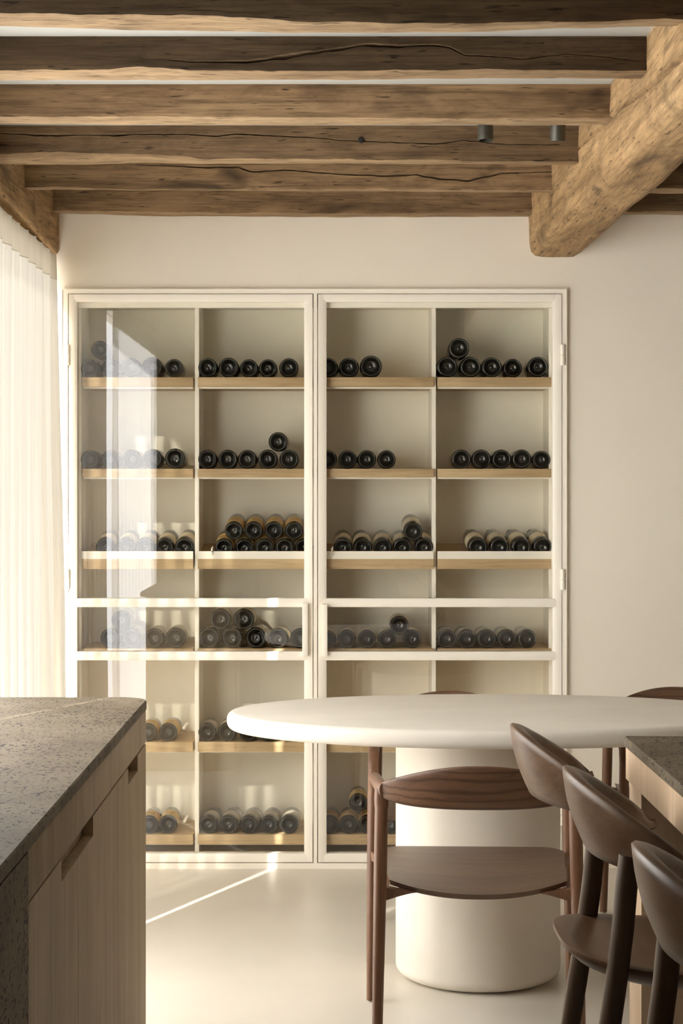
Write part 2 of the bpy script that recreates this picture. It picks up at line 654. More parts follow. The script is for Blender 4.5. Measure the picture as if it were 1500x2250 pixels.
XJL, XJR = -1.075, 0.80
J = [
    (4.03, 4.13, XJL, XJR, [(0, 30), (375, 37), (750, 51), (1000, 52), (1250, 50), (1500, 45)],
     [(0, 60), (375, 70), (750, 75), (1000, 74), (1250, 65), (1500, 59)], None,
     'most shaded oak joist, nearest the camera along the top edge of the picture'),
    (4.53, 4.63, XJL, XJR, [(0, 156), (200, 156), (310, 149), (430, 157), (750, 158), (1060, 155), (1415, 157)],
     [(0, 178), (375, 178), (750, 177), (1060, 174), (1415, 175)],
     [(322, 151, 1), (425, 144, 3), (500, 142, 4), (550, 135, 6), (625, 125, 8), (675, 117, 7), (750, 107, 5), (800, 98, 6), (875, 102, 5),
      (940, 99, 4), (985, 103, 4), (1020, 121, 3), (1100, 125, 2.5), (1150, 130, 2.5), (1240, 118, 2), (1330, 125, 2), (1410, 135, 1)],
     'oak joist with one long open crack, second from the camera'),
    (5.11, 5.20, XJL, XJR, [(0, 258), (375, 258), (750, 261), (1060, 262), (1338, 262)],
     [(0, 273), (375, 276), (750, 276), (1338, 276)], None,
     'oak joist in front of the two small ceiling spots, third from the camera'),
    (5.74, 5.83, XJL, XJR, [(0, 340), (100, 336), (250, 339), (400, 345), (450, 350), (750, 352), (1278, 357)],
     [(0, 362), (140, 363), (250, 361), (330, 359), (450, 361), (750, 361), (1278, 363)],
     [(0, 293, 1.5), (105, 298, 4), (200, 297, 1), (260, 297, 4), (300, 295, 2), (410, 295, 2), (470, 299, 3), (520, 294, 3), (600, 298, 3), (700, 303, 2.5),
      (742, 308, 2), (880, 313, 2.5), (960, 316, 2.5), (1020, 308, 2), (1100, 317, 2), (1230, 318, 2)],
     'oak joist with a round peg hole, behind the ceiling spots'),
    (6.32, 6.42, XJL, XJR, [(52, 413), (400, 417), (750, 418), (1228, 419)],
     [(52, 418), (750, 422), (1228, 424)],
     [(300, 362, 1), (450, 368, 2.5), (525, 367, 3), (550, 378, 3), (625, 373, 2.5), (750, 383, 3), (850, 386, 3.5), (915, 384, 3), (960, 392, 3.5),
      (1030, 397, 4), (1070, 388, 3), (1100, 381, 2.5), (1225, 377, 1.5)],
     'knotty oak joist with a wavy crack, second from the back wall'),
    (6.85, 6.95, XJL, XJR, [(102, 465), (400, 468), (750, 470), (1185, 468)],
     [(102, 470), (400, 476), (750, 478), (1185, 477)], None,
     'oak joist lying along the back wall above the wine cabinet'),
    (6.32, 6.42, 1.0, XR, [(1345, 414), (1500, 415)], [(1345, 424), (1500, 427)], None,
     'short oak joist end right of the thick beam, nearer the camera'),
    (6.85, 6.95, 1.0, XR, [(1345, 466), (1500, 466)], [(1345, 472), (1500, 473)], None,
     'short oak joist end right of the thick beam, against the wall'),
]
joists = []
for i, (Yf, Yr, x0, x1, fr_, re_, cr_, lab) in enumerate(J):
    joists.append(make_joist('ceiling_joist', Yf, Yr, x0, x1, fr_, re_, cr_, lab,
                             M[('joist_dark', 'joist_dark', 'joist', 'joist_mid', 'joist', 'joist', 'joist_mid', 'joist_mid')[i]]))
# round peg hole in the fourth joist
mb = MB()
mb.lathe([(0.0, 0.003), (0.006, 0.003), (0.0085, 0.0), (0.0095, -0.0015), (0.0095, -0.0035), (0.0, -0.0035)], 20,
         Matrix.Translation((WX(793, 5.74), 5.7365, WZ(308, 5.74))) @ Matrix.Rotation(math.radians(90), 4, 'X'))
hole = mb.build('peg_hole', M['black'], joists[3])
hole['label'] = 'round dark peg hole'


def make_beam(name, sect, y0, y1, n, label, seed, amp=0.006):
    """sect(y) gives the outline (x, z above the eye)"""
    rings = []
    for i in range(n):
        y = y0 + (y1 - y0) * i / (n - 1)
        ring = []
        pts = sect(y)
        fine = []
        for (a, c) in zip(pts, pts[1:]):
            L = math.hypot(c[0] - a[0], c[1] - a[1])
            k = max(1, int(L / 0.022))
            for q in range(k):
                t = q / k
                fine.append((a[0] + (c[0] - a[0]) * t, a[1] + (c[1] - a[1]) * t))
        fine.append(pts[-1])
        ring = []
        for (x, z) in fine:
            d1 = amp * nz(y * 2.2, x * 6 + seed, z * 6) + amp * 0.35 * nz(y * 9, x * 22, z * 22 + seed)
            d2 = amp * nz(y * 2.0 + 50, x * 6 + seed, z * 6) + amp * 0.35 * nz(y * 9 + 50, x * 22, z * 22 + seed)
            ring.append((x + d1, y, EYE + z + d2))
        rings.append(ring)
    m = min(len(r) for r in rings)
    assert all(len(r) == m for r in rings), [len(r) for r in rings]
    mb = MB()
    mb.loft(rings)
    return tag(mb.build(name, M['beam'], None, True, 50), label, 'ceiling beam', 'thick oak beams running to the back wall')


def big_sect(y):
    t = (YW - y) / (YW - 3.4)          # 0 at the wall
    lx = 0.752 + 0.032 * min(1, t * 2.4)
    cz = lerp_pts([(3.4, 0.93), (4.4, 0.985), (4.9, 1.03), (5.67, 1.07), (6.2, 1.085), (7, 1.09)], y)
    w = lerp_pts([(3.4, 0.006), (4.5, 0.010), (5.0, 0.007), (5.7, 0.006), (6.2, 0.0012), (7, 0.0008)], y)
    dep = min(0.016, 2.5 * w)
    r = 0.05 * t
    return [(lx, 1.150), (lx, cz + w), (lx + dep, cz), (lx, cz - w), (lx + 0.002, 0.935 - r * 0.4), (lx + 0.008, 0.908 - r * 0.3), (lx + 0.024, 0.892 - r * 0.25),
            (lx + 0.05, 0.887 - r * 0.2), (0.925, 0.888 - r * 0.3), (0.955, 0.905 - r * 0.6), (0.995, 0.955 - r), (1.028, 1.000 - r), (1.055, 1.055 - r), (1.08, 1.150)]


# keep the outline count constant: the crack rows move, so resample each side by share instead of length
def resampled(sect, counts):
    def f(y):
        pts = sect(y)
        out = []
        for (a, c), k in zip(zip(pts, pts[1:]), counts):
            for q in range(k):
                t = q / k
                out.append((a[0] + (c[0] - a[0]) * t, a[1] + (c[1] - a[1]) * t))
        out.append(pts[-1])
        return out
    return f


def make_beam2(name, sect, counts, y0, y1, n, label, seed, amp):
    f = resampled(sect, counts)
    rings = []
    for i in range(n):
        y = y0 + (y1 - y0) * i / (n - 1)
        ring = []
        for (x, z) in f(y):
            d1 = amp * nz(y * 2.2, x * 6 + seed, z * 6) + amp * 0.4 * nz(y * 9, x * 22, z * 22 + seed)
            d2 = amp * nz(y * 2.0 + 50, x * 6 + seed, z * 6) + amp * 0.4 * nz(y * 9 + 50, x * 22, z * 22 + seed)
            ring.append((x + d1, y, EYE + z + d2))
        rings.append(ring)
    mb = MB()
    mb.loft(rings)
    return tag(mb.build(name, M['beam'], None, True, 50), label, 'ceiling beam', 'thick oak beams running to the back wall')


make_beam2('ceiling_beam', big_sect, [4, 1, 1, 6, 2, 2, 2, 6, 2, 3, 3, 3, 4], YW - 0.001, 3.2, 150,
           'thick rounded oak beam crossing the joists at upper right', 3.0, 0.006)


def left_sect(y):
    zb = lerp_pts([(2.5, 0.985), (5.8, 0.962), (6.5, 0.935), (6.96, 0.902)], y)
    xi = lerp_pts([(2.5, -1.066), (6.6, -1.064), (6.96, -1.04)], y)
    return [(-1.16, 1.150), (-1.16, zb + 0.01), (-1.15, zb - 0.004), (-1.09, zb - 0.004), (xi - 0.008, zb), (xi, zb + 0.012), (xi, 1.150)]


make_beam2('ceiling_beam', left_sect, [3, 1, 3, 3, 2, 8], YW - 0.001, 2.6, 130,
           'oak beam along the window wall above the curtain', 9.0, 0.005)

# ceiling spots
def spot(px, py, tilt, label):
    Y = 5.45
    x, z = WX(px, Y), WZ(py, Y)
    zc = EYE + 1.126 + (Y - 4.53) * 0.0165
    root = empty('ceiling_spot', (x, Y, zc))
    tag(root, label, 'ceiling lamp', 'small dark ceiling spots')
    L = zc - z
    mb = MB()
    r = 0.0232
    T = Matrix.Rotation(tilt, 4, 'X')
    mb.lathe([(0, 0.002), (r, 0.002), (r, -L * 0.25), (r, -L + 0.002), (r - 0.001, -L), (r - 0.003, -L), (r - 0.003, -L + 0.03), (0, -L + 0.03)], 32, T)
    mb.build('housing', M['lamp'], root)
    mb = MB()
    mb.lathe([(0, -0.004), (0.02, -0.004), (0.02, 0.0), (0, 0.0)], 24)
    mb.build('ceiling_plate', M['lamp'], root)


spot(1066, 311, math.radians(-6), 'left of two small dark bronze spots between the joists')
spot(1226, 309, math.radians(8), 'right of two small dark bronze spots, beside the thick beam')

# ------------------------------------------------------------------ wine cabinet
YD = 6.945           # front of the doors
cab = empty('wine_cabinet', (WX(690, YW), YW, 0))
tag(cab, 'tall built-in cream wine cabinet with two glazed steel doors', 'wine cabinet')
OFF = Vector(cab.location)


def cpart(mb, name, mat, parent=None, auto=30):
    o = mb.build(name, mat, parent or cab, True, auto)
    for v in o.data.vertices:
        v.co -= OFF
    return o


X = lambda p, Y=YD: WX(p, Y)
Z = lambda p, Y=YD: WZ(p, Y)
YI = 7.00            # inner posts and shelf fronts
YBK = 7.31           # back panel

mb = MB()
mb.box(X(137), X(149), YD, YI, 0, Z(637))
mb.box(X(1235), X(1243), YD, YI, 0, Z(637))
mb.box(X(149), X(1235), YD, YI, Z(645), Z(637))
mb.box(X(688.5), X(696.5), YD + 0.004, YI, Z(1897), Z(645))
mb.box(X(149), X(1235), YD, YI, 0, Z(1896.5))
cpart(mb, 'frame', M['frame'])
mb = MB()
mb.box(X(135.5), X(137.2), YD - 0.004, YD + 0.006, 0, Z(634))
mb.box(X(1243), X(1245), YD - 0.004, YD + 0.006, 0, Z(634))
mb.box(X(137), X(1243), YD - 0.004, YD + 0.006, Z(637), Z(634.5))
cpart(mb, 'edge_trim', M['frame'])

xi0, xi1 = WX(172, YI), WX(1213, YI)
zt = WZ(664, YI)
mb = MB()
mb.box(xi0 - 0.02, xi1 + 0.02, YBK, YBK + 0.02, 0.0, zt + 0.03)
cpart(mb, 'back_panel', M['carcass'])
for a, c in ((xi0 - 0.02, xi0), (xi1, xi1 + 0.02)):
    mb = MB()
    mb.box(a, c, YI, YBK, 0.02, zt + 0.03)
    cpart(mb, 'side_panel', M['carcass'])
mb = MB()
mb.box(xi0, xi1, YI, YBK, zt, zt + 0.03)
cpart(mb, 'top_panel', M['carcass'])
mb = MB()
mb.box(xi0, xi1, YI, YBK, 0.02, WZ(1884, YI))
cpart(mb, 'plinth', M['carcass'])
mb = MB()
mb.box(xi0, xi1, YI - 0.012, YI + 0.01, WZ(677, YI), zt)
cpart(mb, 'top_rail', M['frame'])
posts = ((427.5, 436.5), (687, 698), (948.5, 957.5))
for a, c in posts:
    mb = MB()
    mb.box(WX(a, YI), WX(c, YI), YI + 0.012, YI + 0.03, 0.03, WZ(677, YI))
    xm = (WX(a, YI) + WX(c, YI)) / 2
    mb.box(xm - 0.005, xm + 0.005, YI + 0.03, YBK, 0.03, zt)
    cpart(mb, 'divider', M['frame'])
for a, c in ((172, 178), (1206, 1213)):
    mb = MB()
    mb.box(WX(a, YI), WX(c, YI), YI + 0.012, YI + 0.03, 0.03, WZ(677, YI))
    cpart(mb, 'side_post', M['frame'])

BAYS = ((180, 424.5), (434.5, 686), (699, 952), (960.5, 1205 + 7))
# shelf rows: front face top / bottom in the picture
ROWS = ((829, 850), (1030, 1049), (1228, 1250), (1425, 1446), (1630, 1652), (1833, 1855))
TILT = math.radians(9)
for r, (t0, t1) in enumerate(ROWS):
    for k, (a, c) in enumerate(BAYS):
        x0, x1 = WX(a, YI), WX(c, YI)
        z1, z0 = WZ(t0, YI), WZ(t1, YI)
        if r == 2:
            # display shelf: a sloping board behind an oak front and a cream lip
            rings = []
            for x in (x0, x1):
                dz = math.tan(TILT) * (YBK - 0.01 - YI)
                zb = WZ(1224, YI) - 0.001
                rings.append([(x, YI - 0.006, z0), (x, YI - 0.006, z1), (x, YI + 0.006, z1), (x, YI + 0.006, zb - 0.004), (x, YBK - 0.01, zb - 0.004 + dz), (x, YBK - 0.01, zb - 0.03 + dz), (x, YI + 0.02, z0)])
            mb = MB()
            mb.loft(rings)
            s = cpart(mb, 'tilted_shelf', M['shelf'])
            mb = MB()
            mb.box(x0, x1, YI - 0.0068, YI - 0.002, z1, WZ(1211, YI))
            cpart(mb, 'lip', M['frame'], s)
            if k in (1, 2):
                px = 466 if k == 1 else 729.5
                xx, zz = WX(px, YI), WZ(1211, YI)
                mb = MB()
                mb.tube([(xx + 0.003, YI - 0.004, zz + 0.018), (xx, YI - 0.008, zz + 0.010), (xx, YI - 0.014, zz), (xx + 0.004, YI - 0.016, zz - 0.009), (xx, YI - 0.013, zz - 0.014)],
                        [0.0015, 0.004, 0.0042, 0.0045, 0.002], 10)
                cpart(mb, 'hook', M['frame'], s)
        else:
            mb = MB()
            mb.box(x0, x1, YI - 0.006, YBK - 0.01, z0, z1, 0.0012)
            s = cpart(mb, 'shelf', M['shelf'])
            mb = MB()
            mb.box(x0 + 0.004, x1 - 0.004, YI + 0.02, YI + 0.034, z0 - 0.006, z0)
            cpart(mb, 'shelf_bracket', M['frame'], s)
            if k == 0 and r in (4, 5):
                for (px, py) in (((403, 1601),) if r == 4 else ((404, 1806),)):
                    Yp = YI + 0.10
                    xx, zz = WX(px, Yp), WZ(py, Yp)
                    mb = MB()
                    mb.lathe([(0, 0), (0.0025, 0), (0.003, 0.003), (0.0065, 0.004), (0.0065, 0.05), (0.0, 0.05)], 14,
                             Matrix.Translation((xx, Yp, zz)) @ Matrix.Rotation(math.radians(-75), 4, 'X') @ Matrix.Rotation(math.radians(12), 4, 'Y'))
                    cpart(mb, 'peg', M['frame'], s)


def bevel_bar(mb, x0, x1, z0, z1, y0, y1, ch, sides):
    """bar with a chamfer on the listed sides (front at y0)"""
    l = ch if 'l' in sides else 0.0
    r = ch if 'r' in sides else 0.0
    t = ch if 't' in sides else 0.0
    d = ch if 'd' in sides else 0.0
    k = 0.55 * ch
    vs = [(x0, y1, z0), (x1, y1, z0), (x1, y1, z1), (x0, y1, z1),
          (x0, y0 + (k if l or d else 0) * 0, z0), (x1, y0, z0), (x1, y0, z1), (x0, y0, z1)]
    base = [(x0, z0), (x1, z0), (x1, z1), (x0, z1)]
    inner = [(x0 + l, z0 + d), (x1 - r, z0 + d), (x1 - r, z1 - t), (x0 + l, z1 - t)]
    V = [(x, y1, z) for x, z in base]
    V += [(x, y0 + (k if (l or r or t or d) else 0), z) for x, z in base]
    V += [(x, y0, z) for x, z in inner]
    Fs = [(0, 1, 2, 3), (0, 4, 5, 1), (1, 5, 6, 2), (2, 6, 7, 3), (3, 7, 4, 0),
          (4, 8, 9, 5), (5, 9, 10, 6), (6, 10, 11, 7), (7, 11, 8, 4), (8, 11, 10, 9)]
    mb.add(V, Fs)


def make_door(x0, x1, gx0, gx1, handle_right, label):
    """x0..x1 the leaf, gx0..gx1 the glass, in picture columns"""
    d = empty('door', (0, 0, 0))
    d.parent = cab
    d['label'] = label
    ch = 0.011
    y0, y1 = YD, YD + 0.045
    mb = MB()
    za, zb = Z(1894.5), Z(646.5)
    # stiles: flat outer band and a chamfer towards the glass
    bevel_bar(mb, X(x0), X(gx0), za, zb, y0, y1, ch, 'r')
    bevel_bar(mb, X(gx1), X(x1), za, zb, y0, y1, ch, 'l')
    bevel_bar(mb, X(gx0) - ch, X(gx1) + ch, Z(663), zb, y0 - 0.0004, y1, ch, 'd')
    bevel_bar(mb, X(gx0) - ch, X(gx1) + ch, za, Z(1876), y0 - 0.0004, y1, ch, 't')
    mb2 = MB()
    o = cpart(mb, 'door_frame', M['frame'], d)
    for a, c in ((1315, 1334), (1432, 1451)):
        mb = MB()
        bevel_bar(mb, X(gx0) - ch, X(gx1) + ch, Z(c), Z(a), y0 - 0.0008, y1, 0.006, 'td')
        cpart(mb, 'cross_rail', M['frame'], d)
    for a, c in ((663, 1315), (1334, 1432), (1451, 1876)):
        mb = MB()
        vs = [(X(gx0) - 0.004, YD + 0.026, Z(c) - 0.004), (X(gx1) + 0.004, YD + 0.026, Z(c) - 0.004), (X(gx1) + 0.004, YD + 0.026, Z(a) + 0.004), (X(gx0) - 0.004, YD + 0.026, Z(a) + 0.004)]
        mb.add(vs, [(0, 1, 2, 3)])
        cpart(mb, 'pane', M['glass'], d)
    mb = MB()
    if handle_right:
        mb.box(X(664), X(676), YD - 0.030, YD + 0.002, Z(1441), Z(1325), 0.001)
        mb.box(X(664), X(666), YD + 0.002, YD + 0.03, Z(1441), Z(1325))
    else:
        mb.box(X(708), X(719), YD - 0.030, YD + 0.002, Z(1441), Z(1327), 0.001)
        mb.box(X(717), X(719), YD + 0.002, YD + 0.03, Z(1441), Z(1327))
    cpart(mb, 'handle', M['frame'], d)
    hx = X(148.5) if handle_right else X(1235.5)
    for yc in (780, 1273, 1790):
        mb = MB()
        r = 0.0085
        zc = Z(yc)
        hh = 0.040
        for s0, s1 in ((-hh, -0.0015), (0.0015, hh)):
            mb.lathe([(0, s0), (r * 0.8, s0), (r, s0 + 0.001), (r, s1 - 0.001), (r * 0.8, s1), (0, s1)], 18,
                     Matrix.Translation((hx + (0.0 if s0 < 0 else 0.0), YD - 0.004, zc)))
        mb.lathe([(0, -hh), (r * 0.6, -hh), (r * 0.6, hh), (0, hh)], 12, Matrix.Translation((hx, YD - 0.004, zc)))
        cpart(mb, 'hinge', M['frame'], d)


make_door(151, 686.5, 169, 668, True, 'left glazed door')
make_door(698.5, 1233.5, 717, 1214, False, 'right glazed door')

# ------------------------------------------------------------------ wine bottles
R0 = 0.0375


def bottle_body():
    mb = MB()
    T = Matrix.Rotation(math.radians(-90), 4, 'X')      # z of the lathe becomes +y: the base faces the room
    prof = [(0.0, 0.0185), (0.0025, 0.0183), (0.0042, 0.0196), (0.0056, 0.0206), (0.0072, 0.0205)]
    for k in range(1, 10):
        q = k / 10
        prof.append((0.0072 + (0.0288 - 0.0072) * q, 0.0018 + 0.0187 * (1 - q ** 1.7)))
    prof += [(0.0288, 0.0018), (0.0300, 0.0005),
            (0.0310, 0.0), (0.0320, 0.0005), (0.0331, 0.0017), (0.0345, 0.0030), (0.0362, 0.0050), (R0, 0.010), (R0, 0.185), (0.0365, 0.198), (0.032, 0.213),
            (0.024, 0.226), (0.0175, 0.237), (0.0150, 0.250), (0.0145, 0.292), (0.0155, 0.293), (0.0155, 0.297), (0.013, 0.298), (0.0, 0.298)]
    mb.lathe(prof, 72, T, alt={17: 0.0007, 18: 0.0008})
    return mb


def ring_mesh(y0, y1, r, a0=0.0, a1=2 * math.pi, seg=40):
    mb = MB()
    rings = []
    for i in range(seg + 1):
        a = a0 + (a1 - a0) * i / seg
        c, s = math.cos(a), math.sin(a)
        rings.append([(r * c, y0, r * s), (r * c, y1, r * s)])
    mb.loft(rings, cap=False, closed=False)
    return mb


proto = bottle_body().build('wine_bottle', M['bottle'], None, True, 60)
body_mesh = proto.data
cap = MB()
cap.lathe([(0.0153, 0.240), (0.0148, 0.252), (0.0149, 0.291), (0.0159, 0.2925), (0.0159, 0.2985), (0.0, 0.2985)], 28, Matrix.Rotation(math.radians(-90), 4, 'X'))
cap_o = cap.build('capsule', M['capsule'], proto)
cap_mesh = cap_o.data
# the stippled standing ring moulded into the base, its highlight put into a pale colour
rb = MB()
for k in range(44):
    a = 2 * math.pi * k / 44
    a2 = a + 2 * math.pi / 44 * 0.62
    ro, ri = 0.0323, 0.0299
    rb.add([(ro * math.cos(a), 0.0010, ro * math.sin(a)), (ro * math.cos(a2), 0.0010, ro * math.sin(a2)), (ri * math.cos(a2), 0.0010, ri * math.sin(a2)), (ri * math.cos(a), 0.0010, ri * math.sin(a)),
            (0.0311 * math.cos(a), -0.0004, 0.0311 * math.sin(a)), (0.0311 * math.cos(a2), -0.0004, 0.0311 * math.sin(a2))],
           [(0, 1, 5, 4), (2, 3, 4, 5), (0, 4, 3), (1, 2, 5)])
rb_o = rb.build('base_ring', plain('stippled_glass_glint', (0.15, 0.15, 0.135), 0.25, spec=0.8))
ring_mesh_base = rb_o.data
bpy.data.objects.remove(rb_o)
label_mesh = {}
for key in ('tan', 'cream', 'grey'):
    lo = ring_mesh(0.018 if key == 'tan' else 0.040, 0.125, R0 + 0.0004, math.radians(-35), math.radians(215)).build('paper_label', M['label_' + key])
    label_mesh[key] = lo.data
    bpy.data.objects.remove(lo)
bpy.data.objects.remove(cap_o)
bpy.data.objects.remove(proto)

# the name printed across the tan labels
fc = bpy.data.curves.new('label_print', 'FONT')
fc.body = 'Marck'
fc.size = 1.0
fc.shear = 0.3
fc.align_x = 'CENTER'
fc.resolution_u = 2
fo = bpy.data.objects.new('label_print', fc)
COL.objects.link(fo)
dg = bpy.context.evaluated_depsgraph_get()
tm = bpy.data.meshes.new_from_object(fo.evaluated_get(dg))
bpy.data.objects.remove(fo)
xs_ = [v.co.x for v in tm.vertices]
half = max(abs(min(xs_)), abs(max(xs_)))
for v in tm.vertices:
    a = math.radians(90) - v.co.x / half * 0.50
    r_ = R0 + 0.0009
    v.co = Vector((r_ * math.cos(a), 0.060 + v.co.y * 0.034, r_ * math.sin(a)))
tm.materials.append(plain('brown_print', (0.16, 0.075, 0.03), 0.7))
print_mesh = tm

ORD = ['first', 'second', 'third', 'fourth', 'fifth', 'sixth', 'seventh', 'eighth', 'ninth']
SHELF = ['top shelf', 'second shelf', 'tilted third shelf', 'fourth shelf', 'fifth shelf', 'bottom shelf']
BAY = ['leftmost bay', 'second bay', 'third bay', 'rightmost bay']
# per row and bay: bottles on the shelf (px, radius px), then bottles stacked on top (px, py, radius px)
B = {
    (0, 0): ([(197, 20), (243, 20.5), (287.6, 21.5), (333.6, 22.5), (382, 20.5)], [(219, 768, 19.5)], None),
    (0, 1): ([(456, 21.5), (502, 22), (546.4, 20.2), (588.4, 20.2), (634.3, 21.3)], [], None),
    (0, 2): ([(721, 21.5), (766.6, 22), (815, 24.3)], [], None),
    (0, 3): ([(982.6, 23), (1033.6, 23), (1080.4, 22.7), (1126, 20.8), (1181.5, 23)], [(1008, 765, 23)], None),
    (1, 0): ([(197, 20.5), (242, 20.5), (289, 21), (334.4, 21.8), (384, 22.5)], [], None),
    (1, 1): ([(455.5, 21), (500, 21), (542.7, 20.8), (588, 21.2), (635, 21.2)], [(610.6, 970.4, 21.2)], None),
    (1, 2): ([(720, 20.5), (763.6, 20.5), (806, 20.5), (849, 20.5)], [], None),
    (1, 3): ([(1013.5, 21.3), (1057.4, 21.3), (1101.8, 21.3), (1146.2, 21.3), (1189.6, 20)], [], None),
    (2, 0): ([(231, 20.5), (275, 20.5), (318, 20.5), (361, 20.5), (404.4, 21)], [], 'cream'),
    (2, 1): ([(491.5, 20), (537, 20), (581, 20), (625, 20), (668, 20)], [(513.3, 1166.5, 20), (557.3, 1166.5, 20), (601.3, 1166.5, 20), (645.8, 1166.5, 20)], 'tan'),
    (2, 2): ([(753.4, 20.5), (797, 20.5), (840.4, 20.5), (884, 20.5), (931.4, 20.8)], [(907.5, 1168.5, 20.8)], 'cream'),
    (2, 3): ([(1050, 21.3), (1097.5, 21.3), (1145, 21.3), (1192, 21.3)], [], 'cream'),
    (3, 0): ([(242, 22), (290, 22), (338, 22), (385.6, 22.8)], [(266, 1364, 22)], 'grey'),
    (3, 1): ([(458.7, 23), (509.3, 23), (561.3, 23), (610.5, 22), (659, 22)], [(484, 1361, 23), (535.3, 1361, 23)], 'cream'),
    (3, 2): ([(719, 20), (762, 20.3), (805.5, 20.3), (849.3, 20.3), (906, 20.5)], [(877.6, 1374, 20.8)], 'cream'),
    (3, 3): ([(982, 20.8), (1026, 20.8), (1069.7, 20.8), (1114, 20.8), (1158.4, 20.8)], [], 'grey'),
    (4, 0): ([(325, 20), (369, 20.3)], [], 'tan'),
    (4, 1): ([(454.7, 20), (498.7, 20), (545, 20), (590, 20), (634, 20)], [], 'grey'),
    (5, 0): ([(327, 20), (369, 20.5)], [], 'tan'),
    (5, 1): ([(457, 20), (501, 20), (545.7, 20), (589.8, 20), (634, 20.5)], [], 'grey'),
    (5, 2): ([(724, 20.5), (765.5, 20.5), (808, 20.5), (857, 20)], [(787, 1764, 20)], 'tan'),
}
COLW = {None: 'unlabelled', 'tan': 'tan-labelled', 'cream': 'cream-labelled', 'grey': 'grey-labelled'}


def put_bottle(px, py, rpx, row, lab, label, yb, tilt, yaw, up=0.0):
    s = rpx * yb / F / R0
    o = bpy.data.objects.new('wine_bottle', body_mesh)
    COL.objects.link(o)
    o.location = (WX(px, yb), yb, WZ(py, yb))
    o.rotation_euler = (tilt, 0, yaw)
    rot = random.uniform(-0.3, 0.3)
    o.scale = (s, 1.0, s)
    tag(o, label, 'bottle', 'wine bottles lying on the %s' % SHELF[row])
    c = bpy.data.objects.new('capsule', cap_mesh)
    COL.objects.link(c)
    c.parent = o
    g = bpy.data.objects.new('base_ring', ring_mesh_base)
    COL.objects.link(g)
    g.parent = o
    if lab:
        p = bpy.data.objects.new('paper_label', label_mesh[lab])
        COL.objects.link(p)
        p.parent = o
        p.rotation_euler = (0, rot, 0)
        if lab == 'tan':
            q = bpy.data.objects.new('label_print', print_mesh)
            COL.objects.link(q)
            q.parent = p
    return o


for (row, bay), (low, high, lab) in B.items():
    ztop = ROWS[row][0]
    for i, (px, rp) in enumerate(low):
        where = ORD[i] if len(low) > 1 else 'only'
        yb = YI + 0.002 + random.uniform(0, 0.004)
        if row == 2:
            py = 1224 - rp
            tilt = TILT
        else:
            py = ztop - rp * yb / YI - 0.6
            py = VY + (ztop - VY) * YI / yb - rp
            tilt = 0.0
        yaw = random.uniform(-0.02, 0.02)
        if row in (3, 5) and bay == 1: yaw = -0.05
        if row in (3,) and bay == 3: yaw = 0.02
        if (row, bay) == (2, 3): yaw = 0.05
        put_bottle(px, py, rp, row, lab, '%s dark bottle lying %s from left on %s, %s of cabinet' % (COLW[lab], where, SHELF[row], BAY[bay]), yb, tilt, yaw)
    for i, (px, py, rp) in enumerate(high):
        tilt = TILT if row == 2 else 0.0
        w = 'alone on top of the row' if len(high) == 1 else '%s from left in upper layer' % ORD[i]
        put_bottle(px, py, rp, row, lab, '%s dark bottle %s on %s, %s' % (COLW[lab], w, SHELF[row], BAY[bay]), YI + 0.004, tilt, random.uniform(-0.02, 0.02))

